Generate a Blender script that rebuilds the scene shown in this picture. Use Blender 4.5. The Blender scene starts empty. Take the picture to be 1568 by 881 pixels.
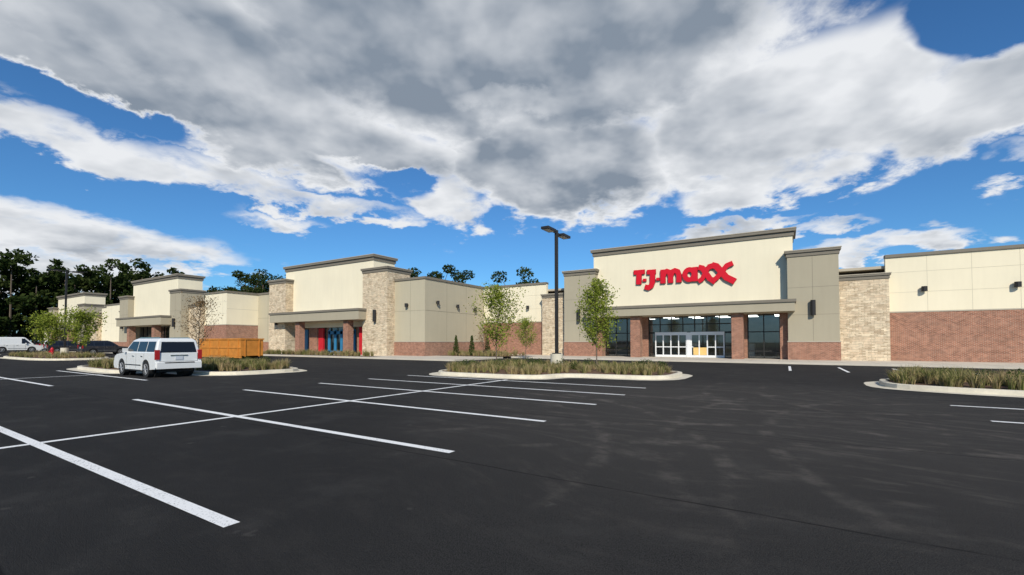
import bpy, bmesh, math, random
import numpy as np
from mathutils import Vector, Matrix
random.seed(7); rng=np.random.default_rng(11)
scene=bpy.context.scene
COL=scene.collection
YAW=math.radians(31.6)

# ------------------------------------------------------------------ materials
def newmat(name):
    m=bpy.data.materials.new(name); m.use_nodes=True
    nt=m.node_tree; nt.nodes.clear()
    out=nt.nodes.new('ShaderNodeOutputMaterial')
    return m,nt,out
def N(nt,t,**k):
    n=nt.nodes.new(t)
    for a,b in k.items(): setattr(n,a,b)
    return n
def setin(n,k,v): n.inputs[k].default_value=v
def math_(nt,op,a,b=None,c=None,clamp=False):
    n=nt.nodes.new('ShaderNodeMath'); n.operation=op; n.use_clamp=clamp
    for i,x in enumerate((a,b,c)):
        if x is None: continue
        if isinstance(x,(int,float)): n.inputs[i].default_value=x
        else: nt.links.new(x,n.inputs[i])
    return n.outputs[0]
def mixc(nt,fac,a,b,mode='MIX'):
    n=nt.nodes.new('ShaderNodeMixRGB'); n.blend_type=mode
    for i,x in enumerate((fac,a,b)):
        if isinstance(x,(int,float)): n.inputs[i].default_value=x
        elif isinstance(x,(tuple,list)): n.inputs[i].default_value=(*x[:3],1)
        else: nt.links.new(x,n.inputs[i])
    return n.outputs[0]
def maprange(nt,v,a,b,c=0,d=1,smooth=True):
    n=nt.nodes.new('ShaderNodeMapRange'); n.interpolation_type='SMOOTHSTEP' if smooth else 'LINEAR'
    nt.links.new(v,n.inputs[0])
    for i,x in enumerate((a,b,c,d)): n.inputs[i+1].default_value=x
    return n.outputs[0]
def noise(nt,vec,scale,detail=4,rough=.55,dist=0):
    n=nt.nodes.new('ShaderNodeTexNoise'); n.inputs['Scale'].default_value=scale
    n.inputs['Detail'].default_value=detail; n.inputs['Roughness'].default_value=rough
    n.inputs['Distortion'].default_value=dist
    nt.links.new(vec,n.inputs['Vector']); return n.outputs['Fac']
def position(nt):
    return nt.nodes.new('ShaderNodeNewGeometry').outputs['Position']
def plain(name,col,rough=.7,var=.12,scale=1.5,bump=0.0,bscale=60,metal=0,spec=.3):
    m,nt,out=newmat(name)
    p=N(nt,'ShaderNodeBsdfPrincipled'); pos=nt.nodes.new('ShaderNodeTexCoord').outputs['Object']
    n1=noise(nt,pos,scale,5); n2=noise(nt,pos,scale*9,3)
    f=math_(nt,'ADD',math_(nt,'MULTIPLY',n1,.7),math_(nt,'MULTIPLY',n2,.3))
    f=maprange(nt,f,.3,.7,1-var,1+var,False)
    mx=nt.nodes.new('ShaderNodeVectorMath'); mx.operation='SCALE'
    mx.inputs[0].default_value=col; nt.links.new(f,mx.inputs['Scale'])
    nt.links.new(mx.outputs[0],p.inputs['Base Color'])
    setin(p,'Roughness',rough); setin(p,'Metallic',metal); setin(p,'Specular IOR Level',spec)
    if bump:
        b=N(nt,'ShaderNodeBump'); setin(b,'Strength',bump); setin(b,'Distance',.01)
        nt.links.new(noise(nt,pos,bscale,3),b.inputs['Height']); nt.links.new(b.outputs[0],p.inputs['Normal'])
    nt.links.new(p.outputs[0],out.inputs[0]); return m
def wallvec(nt):
    pos=position(nt); s=N(nt,'ShaderNodeSeparateXYZ'); nt.links.new(pos,s.inputs[0])
    c=N(nt,'ShaderNodeCombineXYZ'); nt.links.new(math_(nt,'ADD',s.outputs[0],s.outputs[1]),c.inputs[0])
    nt.links.new(s.outputs[2],c.inputs[1]); return c.outputs[0],pos,s
def stucco(name,col):
    m,nt,out=newmat(name); p=N(nt,'ShaderNodeBsdfPrincipled')
    v,pos,s=wallvec(nt)
    mp=N(nt,'ShaderNodeMapping'); mp.inputs['Scale'].default_value=(2.2,.25,1); nt.links.new(v,mp.inputs[0])
    st=noise(nt,mp.outputs[0],1.2,4); bl=noise(nt,pos,.35,4)
    f=math_(nt,'ADD',maprange(nt,st,.3,.7,-.025,.02,False),maprange(nt,bl,.3,.7,.97,1.03,False))
    mx=N(nt,'ShaderNodeVectorMath',operation='SCALE'); mx.inputs[0].default_value=col
    nt.links.new(f,mx.inputs['Scale']); nt.links.new(mx.outputs[0],p.inputs['Base Color'])
    setin(p,'Roughness',.85); setin(p,'Specular IOR Level',.2)
    b=N(nt,'ShaderNodeBump'); setin(b,'Strength',.25); setin(b,'Distance',.006)
    nt.links.new(noise(nt,pos,90,3),b.inputs['Height']); nt.links.new(b.outputs[0],p.inputs['Normal'])
    nt.links.new(p.outputs[0],out.inputs[0]); return m
def brickmat(name,c1,c2,mortar,bw,rh,ms,var=.35,bump=.5,squash=1.0,warp=0.0,c3=None):
    m,nt,out=newmat(name); p=N(nt,'ShaderNodeBsdfPrincipled')
    v,pos,s=wallvec(nt)
    b=N(nt,'ShaderNodeTexBrick'); nt.links.new(v,b.inputs['Vector'])
    setin(b,'Scale',1.0); setin(b,'Brick Width',bw); setin(b,'Row Height',rh); setin(b,'Mortar Size',ms); setin(b,'Mortar Smooth',.2)
    b.inputs['Color1'].default_value=(*c1,1); b.inputs['Color2'].default_value=(*c2,1); b.inputs['Mortar'].default_value=(*mortar,1)
    b.squash=squash; b.squash_frequency=3
    colr=b.outputs['Color']
    if c3:
        b2=N(nt,'ShaderNodeTexBrick'); nt.links.new(v,b2.inputs['Vector'])
        setin(b2,'Scale',1.0); setin(b2,'Brick Width',bw*1.9); setin(b2,'Row Height',rh*2); setin(b2,'Mortar Size',ms); 
        b2.inputs['Color1'].default_value=(*c1,1); b2.inputs['Color2'].default_value=(*c3,1); b2.inputs['Mortar'].default_value=(*mortar,1)
        b2.offset=.35
        sel=maprange(nt,noise(nt,v,1.6,1),.47,.53)
        colr=mixc(nt,math_(nt,'MULTIPLY',sel,.8),colr,b2.outputs['Color'])
    f=maprange(nt,noise(nt,pos,3.0,5),.3,.7,1-var*.5,1+var*.5,False)
    mx=N(nt,'ShaderNodeVectorMath',operation='SCALE'); nt.links.new(colr,mx.inputs[0]); nt.links.new(f,mx.inputs['Scale'])
    nt.links.new(mx.outputs[0],p.inputs['Base Color']); setin(p,'Roughness',.88); setin(p,'Specular IOR Level',.2)
    bp=N(nt,'ShaderNodeBump'); setin(bp,'Strength',bump); setin(bp,'Distance',.03)
    h=math_(nt,'SUBTRACT',math_(nt,'MULTIPLY',noise(nt,pos,9,4),.6),b.outputs['Fac'])
    nt.links.new(h,bp.inputs['Height']); nt.links.new(bp.outputs[0],p.inputs['Normal'])
    nt.links.new(p.outputs[0],out.inputs[0]); return m
def glassmat(name,tint=(.72,.77,.77)):
    m,nt,out=newmat(name)
    fr=N(nt,'ShaderNodeFresnel'); setin(fr,'IOR',1.6)
    f=math_(nt,'MULTIPLY_ADD',fr.outputs[0],1.3,.05,clamp=True)
    g=N(nt,'ShaderNodeBsdfGlossy'); setin(g,'Roughness',.02); g.inputs['Color'].default_value=(.85,.9,.95,1)
    t=N(nt,'ShaderNodeBsdfTransparent'); t.inputs[0].default_value=(*tint,1)
    mx=N(nt,'ShaderNodeMixShader'); nt.links.new(f,mx.inputs[0]); nt.links.new(t.outputs[0],mx.inputs[1]); nt.links.new(g.outputs[0],mx.inputs[2])
    nt.links.new(mx.outputs[0],out.inputs[0]); return m
def foliage(name,cols,patch=.6):
    m,nt,out=newmat(name)
    geo=N(nt,'ShaderNodeNewGeometry'); r=N(nt,'ShaderNodeValToRGB')
    el=r.color_ramp.elements
    while len(el)<len(cols): el.new(.5)
    for i,c in enumerate(cols):
        el[i].position=i/(len(cols)-1); el[i].color=(*c,1)
    f=math_(nt,'ADD',math_(nt,'MULTIPLY',geo.outputs['Random Per Island'],.55),math_(nt,'MULTIPLY',maprange(nt,noise(nt,geo.outputs['Position'],patch,2),.3,.7),.45))
    nt.links.new(f,r.inputs[0])
    d=N(nt,'ShaderNodeBsdfDiffuse'); t=N(nt,'ShaderNodeBsdfTranslucent')
    nt.links.new(r.outputs[0],d.inputs[0]); nt.links.new(r.outputs[0],t.inputs[0])
    mx=N(nt,'ShaderNodeMixShader'); mx.inputs[0].default_value=.3
    nt.links.new(d.outputs[0],mx.inputs[1]); nt.links.new(t.outputs[0],mx.inputs[2]); nt.links.new(mx.outputs[0],out.inputs[0]); return m

CREAM=stucco('cream_stucco',(.78,.70,.52))
BEIGE=stucco('beige_stucco',(.38,.335,.245))
TAN=stucco('tan_stucco',(.45,.40,.29))
TAUPE=plain('taupe_cornice',(.19,.166,.13),.7,.06)
SEAM=plain('panel_seam',(.55,.50,.38),.9,.05)
SEAMB=plain('panel_seam_beige',(.22,.195,.15),.9,.05)
BRICK=brickmat('red_brick',(.39,.165,.10),(.24,.095,.058),(.38,.30,.23),.22,.076,.011)
STONE=brickmat('ledger_stone',(.80,.67,.48),(.50,.38,.25),(.27,.21,.15),.36,.095,.008,var=.4,bump=.9,c3=(.66,.51,.35))
LEDGE=plain('precast_ledge',(.42,.37,.29),.8,.08)
FRAME=plain('bronze_frame',(.03,.028,.025),.4,.1)
WFRAME=plain('white_frame',(.75,.76,.76),.4,.04)
GLASS=glassmat('storefront_glass')
CONC=plain('sidewalk_concrete',(.56,.50,.41),.85,.12,.8,.2,40)
KERBM=plain('kerb_concrete',(.62,.56,.44),.85,.16,1.5,.2,50)
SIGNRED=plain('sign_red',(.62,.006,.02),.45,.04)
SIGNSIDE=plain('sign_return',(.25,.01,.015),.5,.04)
PLY=plain('yellow_board',(.75,.50,.18),.7,.1)
BLUE=plain('blue_panel',(.03,.17,.32),.4,.15)
REDP=plain('red_panel',(.5,.02,.03),.4,.1)
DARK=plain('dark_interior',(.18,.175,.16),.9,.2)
FLOORI=plain('interior_floor',(.35,.34,.31),.5,.1)
LAMPM=plain('dark_bronze_metal',(.025,.023,.022),.45,.1)
BARK=plain('bark',(.13,.10,.075),.9,.3,8,.6,30)
MULCH=plain('mulch',(.12,.072,.045),.95,.5,6,1.0,40)
def emis(name,c,s):
    m,nt,out=newmat(name); e=N(nt,'ShaderNodeEmission'); e.inputs[0].default_value=(*c,1); e.inputs[1].default_value=s
    nt.links.new(e.outputs[0],out.inputs[0]); return m
TUBE=emis('ceiling_light',(1,.97,.9),6)

def paintmat():
    m,nt,out=newmat('white_line_paint'); p=N(nt,'ShaderNodeBsdfPrincipled'); pos=position(nt)
    n=noise(nt,pos,45,5,.7); n2=noise(nt,pos,1.4,4)
    w=maprange(nt,math_(nt,'ADD',n,math_(nt,'MULTIPLY',n2,.35)),.52,.62)
    nt.links.new(mixc(nt,w,(.30,.30,.29),(.82,.81,.78)),p.inputs['Base Color']); setin(p,'Roughness',.7)
    b=N(nt,'ShaderNodeBump'); setin(b,'Strength',.4); setin(b,'Distance',.006); nt.links.new(noise(nt,pos,160,2),b.inputs['Height']); nt.links.new(b.outputs[0],p.inputs['Normal'])
    nt.links.new(p.outputs[0],out.inputs[0]); return m
PAINT=paintmat()
def asphaltmat():
    m,nt,out=newmat('asphalt'); p=N(nt,'ShaderNodeBsdfPrincipled'); pos=position(nt)
    agg=noise(nt,pos,110,2,.8); agg2=noise(nt,pos,28,3,.75); big=noise(nt,pos,.12,4,.6); mid=noise(nt,pos,1.1,5,.65)
    base=mixc(nt,maprange(nt,agg,.38,.66),(.008,.0078,.0078),(.058,.056,.054))
    base=mixc(nt,math_(nt,'MULTIPLY',maprange(nt,agg2,.40,.66),.35),base,(.05,.048,.046))
    base=mixc(nt,maprange(nt,big,.4,.62,0,.75),base,(.024,.0233,.023))
    base=mixc(nt,math_(nt,'MULTIPLY',maprange(nt,mid,.48,.75),.45),base,(.062,.059,.055))
    s=N(nt,'ShaderNodeSeparateXYZ'); nt.links.new(pos,s.inputs[0])
    dx=math_(nt,'DIVIDE',math_(nt,'SUBTRACT',s.outputs[0],-.8),7.5); dy=math_(nt,'DIVIDE',math_(nt,'SUBTRACT',s.outputs[1],11.0),7.5)
    r=math_(nt,'ADD',math_(nt,'MULTIPLY',dx,dx),math_(nt,'MULTIPLY',dy,dy))
    zone=maprange(nt,r,1.3,.1)
    def streak(rot,sx,sy,th):
        mp=N(nt,'ShaderNodeMapping'); mp.inputs['Rotation'].default_value=(0,0,rot); mp.inputs['Scale'].default_value=(sx,sy,1)
        w=N(nt,'ShaderNodeVectorMath',operation='ADD'); wn=N(nt,'ShaderNodeTexNoise'); setin(wn,'Scale',.15); setin(wn,'Detail',1); nt.links.new(pos,wn.inputs['Vector'])
        sc=N(nt,'ShaderNodeVectorMath',operation='SCALE'); nt.links.new(wn.outputs['Color'],sc.inputs[0]); setin(sc,'Scale',6)
        nt.links.new(pos,w.inputs[0]); nt.links.new(sc.outputs[0],w.inputs[1]); nt.links.new(w.outputs[0],mp.inputs[0])
        return maprange(nt,noise(nt,mp.outputs[0],1.0,4,.68),th,th+.2)
    s1=streak(.5,.35,3.2,.50); s2=streak(-.35,.3,2.6,.51)
    st=math_(nt,'MAXIMUM',s1,s2)
    brk=maprange(nt,noise(nt,pos,2.6,5,.7),.32,.62)
    dust=math_(nt,'MULTIPLY',math_(nt,'MULTIPLY',st,brk),math_(nt,'MULTIPLY_ADD',zone,.50,.08))
    base=mixc(nt,dust,base,(.13,.115,.10))
    base=mixc(nt,math_(nt,'MULTIPLY',zone,.32),base,(.095,.086,.076))
    arcs=None
    for (cx,cy,R) in ((6,16,8.2),(6,16,6.7),(-9,4,8.6),(-9,4,7.1),(4,-2,10.5),(4,-2,12.0),(-3,22,9.6),(-3,22,11.1),(9,9,9.3),(9,9,10.8)):
        ax=math_(nt,'SUBTRACT',s.outputs[0],cx); ay=math_(nt,'SUBTRACT',s.outputs[1],cy)
        rr=math_(nt,'SQRT',math_(nt,'ADD',math_(nt,'MULTIPLY',ax,ax),math_(nt,'MULTIPLY',ay,ay)))
        a=maprange(nt,math_(nt,'ABSOLUTE',math_(nt,'SUBTRACT',rr,R)),.17,.03)
        arcs=a if arcs is None else math_(nt,'MAXIMUM',arcs,a)
    arcs=math_(nt,'MULTIPLY',arcs,math_(nt,'MULTIPLY',maprange(nt,mid,.42,.6),math_(nt,'MULTIPLY',math_(nt,'MULTIPLY',brk,zone),.5)))
    base=mixc(nt,arcs,base,(.16,.14,.12))
    sc2=maprange(nt,noise(nt,pos,2.3,3,.7),.66,.75)
    base=mixc(nt,math_(nt,'MULTIPLY',sc2,.3),base,(.12,.11,.10))
    wob=math_(nt,'MULTIPLY',math_(nt,'SUBTRACT',noise(nt,pos,.6,3),.5),.12)
    fy=math_(nt,'ABSOLUTE',math_(nt,'SUBTRACT',math_(nt,'FRACT',math_(nt,'DIVIDE',math_(nt,'ADD',math_(nt,'ADD',s.outputs[1],wob),200.9),3.7)),.5))
    joint=math_(nt,'MULTIPLY',maprange(nt,fy,.007,.001),maprange(nt,mid,.35,.55,.15,.75))
    base=mixc(nt,joint,base,(.007,.007,.007))
    vor=N(nt,'ShaderNodeTexVoronoi'); setin(vor,'Scale',.33); nt.links.new(pos,vor.inputs['Vector'])
    oil=maprange(nt,vor.outputs['Distance'],.09,.03)
    base=mixc(nt,math_(nt,'MULTIPLY',oil,.5),base,(.008,.008,.008))
    nt.links.new(base,p.inputs['Base Color']); setin(p,'Roughness',.95); setin(p,'Specular IOR Level',.1)
    b=N(nt,'ShaderNodeBump'); setin(b,'Strength',.9); setin(b,'Distance',.016)
    nt.links.new(math_(nt,'ADD',agg,math_(nt,'MULTIPLY',agg2,.9)),b.inputs['Height']); nt.links.new(b.outputs[0],p.inputs['Normal'])
    nt.links.new(p.outputs[0],out.inputs[0]); return m
ASPH=asphaltmat()
GRASSG=plain('grass_ground',(.06,.075,.03),.95,.4,.4)

# ------------------------------------------------------------------ mesh helpers
def mesh_obj(name,verts,faces,mats,parent=None,midx=None,smooth=False):
    me=bpy.data.meshes.new(name); me.from_pydata([tuple(v) for v in verts],[],faces)
    for m in (mats if isinstance(mats,(list,tuple)) else [mats]): me.materials.append(m)
    if midx is not None: me.polygons.foreach_set('material_index',midx)
    if smooth: me.polygons.foreach_set('use_smooth',[True]*len(faces))
    me.update(); o=bpy.data.objects.new(name,me); COL.objects.link(o)
    if parent: o.parent=parent
    return o
def empty(name,loc=(0,0,0),rz=0):
    e=bpy.data.objects.new(name,None); e.location=loc; e.rotation_euler=(0,0,rz); COL.objects.link(e); e.empty_display_size=.5; return e
class Group:
    """collects boxes / quads per (part, material); one child mesh per part"""
    def __init__(s,name,loc=(0,0,0),rz=0): s.e=empty(name,loc,rz); s.p={}
    def _g(s,part,mat): return s.p.setdefault((part,mat.name),([],[],mat))
    def box(s,part,mat,x0,x1,y0,y1,z0,z1):
        V,F,_=s._g(part,mat); i=len(V)
        V+=[(x0,y0,z0),(x1,y0,z0),(x1,y1,z0),(x0,y1,z0),(x0,y0,z1),(x1,y0,z1),(x1,y1,z1),(x0,y1,z1)]
        F+=[(i,i+3,i+2,i+1),(i+4,i+5,i+6,i+7),(i,i+1,i+5,i+4),(i+1,i+2,i+6,i+5),(i+2,i+3,i+7,i+6),(i+3,i,i+4,i+7)]
    def poly(s,part,mat,pts):
        V,F,_=s._g(part,mat); i=len(V); V+=list(pts); F.append(tuple(range(i,i+len(pts))))
    def tube(s,part,mat,p0,p1,r0,r1,n=10,cap=True):
        V,F,_=s._g(part,mat); i=len(V); p0=Vector(p0);p1=Vector(p1); d=(p1-p0).normalized()
        a=d.orthogonal().normalized(); b=d.cross(a)
        for p,r in ((p0,r0),(p1,r1)):
            for k in range(n):
                t=2*math.pi*k/n; V.append(tuple(p+a*math.cos(t)*r+b*math.sin(t)*r))
        for k in range(n): F.append((i+k,i+(k+1)%n,i+n+(k+1)%n,i+n+k))
        if cap: F.append(tuple(range(i+n-1,i-1,-1))); F.append(tuple(range(i+n,i+2*n)))
    def finish(s,bevel=0):
        for (part,mn),(V,F,mat) in s.p.items():
            o=mesh_obj(part,V,F,mat,s.e)
            if bevel:
                b=o.modifiers.new('bevel','BEVEL'); b.width=bevel; b.segments=2; b.limit_method='ANGLE'
        return s.e

# ------------------------------------------------------------------ ground
mesh_obj('ground',[(-1500,-1500,-.012),(1500,-1500,-.012),(1500,1500,-.012),(-1500,1500,-.012)],[(0,1,2,3)],GRASSG)
mesh_obj('asphalt_parking_lot',[(-160,-60,0),(60,-60,0),(60,80,0),(-160,80,0)],[(0,1,2,3)],ASPH)
V=[];F=[]
def stripe(x0,x1,y0,y1):
    i=len(V); z=.005
    V.extend([(x0,y0,z),(x1,y0,z),(x1,y1,z),(x0,y1,z)]); F.append((i,i+1,i+2,i+3))
W=.065
rows=[-3.6,-.85,1.93,4.75,7.5,10.15,12.4,14.6]
for v in rows:
    stripe(-14.5,-9.45-W,v-W,v+W); stripe(-9.45+W,-3.88,v-W,v+W)
stripe(-9.45-W,-9.45+W,-9,15.0)
for v in [-3.6,-.85,1.93,4.7,7.35]:
    stripe(-32.4,-26.85-W,v-W,v+W); stripe(-26.85+W,-21.3,v-W,v+W)
stripe(-26.85-W,-26.85+W,-9,7.6)
for v in [-1,1.7,4.3,6.9,9.4,11.95,14.4]:
    stripe(3.3,14.2,v-W,v+W)
for u in [.2,2.65,5.1,7.6,10.1,12.6]:
    stripe(u-W,u+W,27.4,32.4)
for u in [-41,-43.7,-46.4,-49.1]: stripe(u-W,u+W,13,18)
mesh_obj('parking_line_markings',V,F,PAINT)

# ------------------------------------------------------------------ sidewalk
sw=Group('sidewalk')
sw.box('walk',CONC,-22,45,35.6,43,0,.13)
sw.box('walk',CONC,-59.55,-22.004,27.2,32.7,0,.13)
sw.box('walk',CONC,-30.2,-22.004,32.704,34.2,0,.126)
sw.box('walk',CONC,-30.2,-22.004,39.5,43,0,.126)
sw.box('walk',CONC,-140,-59.554,22.6,30,0,.13)
for u in np.arange(-139,45,1.8):
    v0,v1=(35.6,41) if u>-22 else ((27.2,31.4) if u>-59.5 else (22.6,27))
    sw.box('joint',LEDGE,u-.012,u+.012,v0+.02,v1,.10,.1335)
sw.finish()

# ------------------------------------------------------------------ stores
def storefront(g,u0,u1,v,z0,z1,nx,zs,frame=FRAME,glass=True):
    w=.04
    if glass: g.poly('glazing',GLASS,[(u0,v,z0),(u1,v,z0),(u1,v,z1),(u0,v,z1)])
    for i in range(nx+1):
        u=u0+(u1-u0)*i/nx; g.box('mullions',frame,u-w,u+w,v-.07,v+.05,z0,z1)
    for z in [z0+.03]+zs+[z1-.04]:
        g.box('transoms',frame,u0,u1,v-.064,v+.044,z-.04,z+.04)
def sconce(g,u,v,z,h=.9,side=False):
    if side:
        g.box('wall_sconce',LAMPM,u,u+.1,v-.08,v+.08,z-h*.25,z+h*.25); g.tube('wall_sconce_shade',LAMPM,(u+.2,v,z-h/2),(u+.2,v,z+h/2),.15,.15,12)
    else:
        g.box('wall_sconce',LAMPM,u-.08,u+.08,v-.1,v,z-h*.25,z+h*.25); g.tube('wall_sconce_shade',LAMPM,(u,v-.22,z-h/2),(u,v-.22,z+h/2),.17,.17,12)
def cap(g,u0,u1,v0,v1,z,h,o=.22):
    g.box('cornice',TAUPE,u0-o*.4,u1+o*.4,v0-o*.4,v1+o*.4,z-h,z-h*.45)
    g.box('cornice',TAUPE,u0-o,u1+o,v0-o,v1+o,z-h*.45,z-.06)
    g.box('cornice',LEDGE,u0-o-.03,u1+o+.03,v0-o-.03,v1+o+.03,z-.06,z)
def flank(g,u0,u1,v,ztop,zb,wall,seams=True,side=None,vback=None,sseam=None):
    g.box('walls',wall,u0,u1,v,v+.4,0,ztop)
    g.box('brick_base',BRICK,u0+.004,u1-.004 if side!='R' else u1+.05,v-.05,v+.3,0,zb)
    g.box('brick_ledge',LEDGE,u0+.006,u1-.006 if side!='R' else u1+.08,v-.08,v+.25,zb,zb+.09)
    g.box('coping',TAUPE,u0-.02,u1+(.1 if side=='R' else .0),v-.1,v+.5,ztop-.02,ztop+.2)
    sm=SEAM if wall is CREAM else SEAMB
    if seams:
        u=u0+2.3
        while u<u1-.5:
            g.box('panel_seams',sm,u-.012,u+.012,v-.004,v+.1,zb+.1,ztop-.03); u+=2.3
        for z in ((zb+(ztop-zb)*.36,zb+(ztop-zb)*.72) if zb>2 else (zb+(ztop-zb)*.5,)):
            g.box('panel_seams',sm,u0+.01,u1-.01,v-.006,v+.1,z-.012,z+.012)
    if side:
        a,b=(u1-.4,u1) if side=='R' else (u0,u0+.4)
        g.box('walls',wall,a,b,v+.4,vback,0,ztop-.002)
        if side=='R':
            g.box('brick_base',BRICK,b-.3,b+.05,v+.3,vback,0,zb-.002)
            g.box('brick_ledge',LEDGE,b-.3,b+.08,v+.25,vback,zb-.002,zb+.088)
            g.box('coping',TAUPE,a-.1,b+.1,v+.5,vback,ztop-.022,ztop+.198)
            for z in (zb+(ztop-zb)*.5,): g.box('panel_seams',sm,b-.1,b+.006,v+.05,vback,z-.02,z+.02)
            y=v+3.3
            while y<vback-1: g.box('panel_seams',sm,b-.1,b+.004,y-.012,y+.012,zb+.1,ztop-.03); y+=3.3
def store(name,cu,v,hw,style,uL,uR,fv,zbL,zbR,wall,side,vback,topz=10.55,canz=(3.85,4.75)):
    g=Group(name); a,b=cu-hw,cu+hw
    g.box('sign_wall',CREAM,a,b,v,v+3,canz[0]+.15,topz-.6); cap(g,a,b,v,v+3,topz,.62,.24)
    g.box('roof',LEDGE,uL+.3,uR-.3,fv+.3,fv+28,7.0,7.2)
    g.box('rear_wall',wall,uL+.3,uR-.3,fv+28,fv+28.3,0,7.7)
    if style=='A':
        pw,ph=3.25,8.6; sw_,sh=3.0,6.55
        for s in (-1,1):
            p0,p1=(b-.4,b-.4+pw) if s>0 else (a+.4-pw,a+.4)
            g.box('pilaster',BEIGE,p0,p1,v-.75,v+2,0,ph-.5); cap(g,p0,p1,v-.75,v+2,ph,.5,.16)
            g.box('brick_base',BRICK,p0-.04,p1+.04,v-.8,v+.2,0,1.5); g.box('brick_ledge',LEDGE,p0-.07,p1+.07,v-.83,v+.2,1.5,1.58)
            for z in (3.6,5.7): g.box('panel_seams',SEAMB,p0+.004,p1-.004,v-.754,v-.6,z-.012,z+.012)
            g.box('panel_seams',SEAMB,(p0+p1)/2-.012,(p0+p1)/2+.012,v-.756,v-.6,1.6,ph-.5)
            sconce(g,(p0+p1)/2,v-.75,4.1,1.15)
            q0,q1=(p1-.01,p1+sw_) if s>0 else (p0-sw_,p0+.01)
            g.box('stone_pier',STONE,q0,q1,v-.05+.25,v+1.8,0,sh-.4); cap(g,q0,q1,v+.2,v+1.8,sh,.42,.12)
    else:
        ph=9.2
        for (p0,p1) in ((a-1.9,a+1.6),(b-.5,b+3.2)):
            g.box('stone_pier',STONE,p0,p1,v-1,v+2.2,0,ph-.45); cap(g,p0,p1,v-1,v+2.2,ph,.5,.16)
            sconce(g,(p0+p1)/2+.2,v-1,4.2,1.2)
    c0,c1=a-.1,b+.05
    g.box('canopy',BEIGE,c0,c1,v-1.95,v+.05,canz[0],canz[1]-.22); g.box('canopy_edge',TAUPE,c0-.1,c1+.1,v-2.05,v+.02,canz[1]-.22,canz[1])
    g.box('canopy_soffit',TAN,c0+.3,c1-.3,v-1.7,v+1.4,canz[0]-.03,canz[0]+.04)
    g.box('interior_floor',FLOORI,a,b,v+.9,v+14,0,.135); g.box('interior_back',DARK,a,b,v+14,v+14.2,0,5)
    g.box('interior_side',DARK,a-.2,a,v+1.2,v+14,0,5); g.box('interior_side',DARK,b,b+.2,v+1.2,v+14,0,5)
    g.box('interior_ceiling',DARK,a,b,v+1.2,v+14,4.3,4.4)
    flank(g,uL,a-(5.8 if style=='A' else 1.8),fv,7.75,zbL,wall,side=('L' if 'L' in side else None),vback=vback)
    flank(g,b+(5.8 if style=='A' else 3.1),uR,fv,7.75,zbR,wall,side=('R' if 'R' in side else None),vback=vback)
    return g
# --- anchor store
g=store('department_store',-7.7,41.4,8.3,'A',-29.98,42,42.5,3.65,3.65,CREAM,'',70)
v=41.4
for p0,p1 in ((-11.95,-11.1),(-3.7,-2.85)):
    g.box('brick_column',BRICK,p0,p1,v-1.5,v-.65,.13,3.85)
for p0,p1 in ((-11.85,-10.9),(-3.8,-2.7)): g.box('brick_pier',BRICK,p0,p1,v+.6,v+1.1,.13,3.84)
for u0,u1 in ((-15.95,-15.1),(-.35,.25)): g.box('brick_column',BRICK,u0,u1,v-.2,v+1.1,.13,3.85)
storefront(g,-15.1,-11.85,v+.8,.14,3.85,3,[.75,2.35])
storefront(g,-10.85,-3.85,v+.8,2.35,3.85,7,[3.1])
storefront(g,-2.65,-.35,v+.8,.14,3.85,2,[.75,2.35])
storefront(g,-10.85,-10.3,v+.8,.14,2.35,1,[1.2]); storefront(g,-4.45,-3.85,v+.8,.14,2.35,1,[1.2])
for u0,u1 in ((-10.25,-7.55),(-7.15,-4.5)):
    g.box('door_header',WFRAME,u0-.05,u1+.05,v+.68,v+.92,2.12,2.4)
    for i in range(5):
        u=u0+(u1-u0)*i/4; g.box('door_stile',WFRAME,u-.045,u+.045,v+.72,v+.88,.14,2.13)
    g.box('door_rail',WFRAME,u0,u1,v+.73,v+.87,.14,.34); g.box('door_rail',WFRAME,u0,u1,v+.74,v+.86,1.02,1.1)
    g.poly('glazing',GLASS,[(u0,v+.8,.14),(u1,v+.8,.14),(u1,v+.8,2.2),(u0,v+.8,2.2)])
g.box('door_center_post',WFRAME,-7.5,-7.2,v+.66,v+.9,.14,2.36)
g.box('plywood_panel',PLY,-6.98,-5.85,v+.74,v+.79,.36,1.1)
for i in range(6):
    for j in range(5):
        u=-14.4+i*2.7; y=v+3+j*2.4; g.box('ceiling_lights',TUBE,u,u+1.2,y,y+.12,4.2,4.25)
for i in range(9): 
    u=-14.6+i*1.65; g.box('display_counter',(LEDGE,WFRAME,TAUPE)[i%3],u-.6,u+.6,v+4+i%3*2,v+5+i%3*2,.14,1.0+.35*(i%3))
for u,z in ((8.5,5.3),(13.1,5.3),(18,5.3),(-24,5.3)): sconce(g,u,42.5,z,.35)
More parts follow.
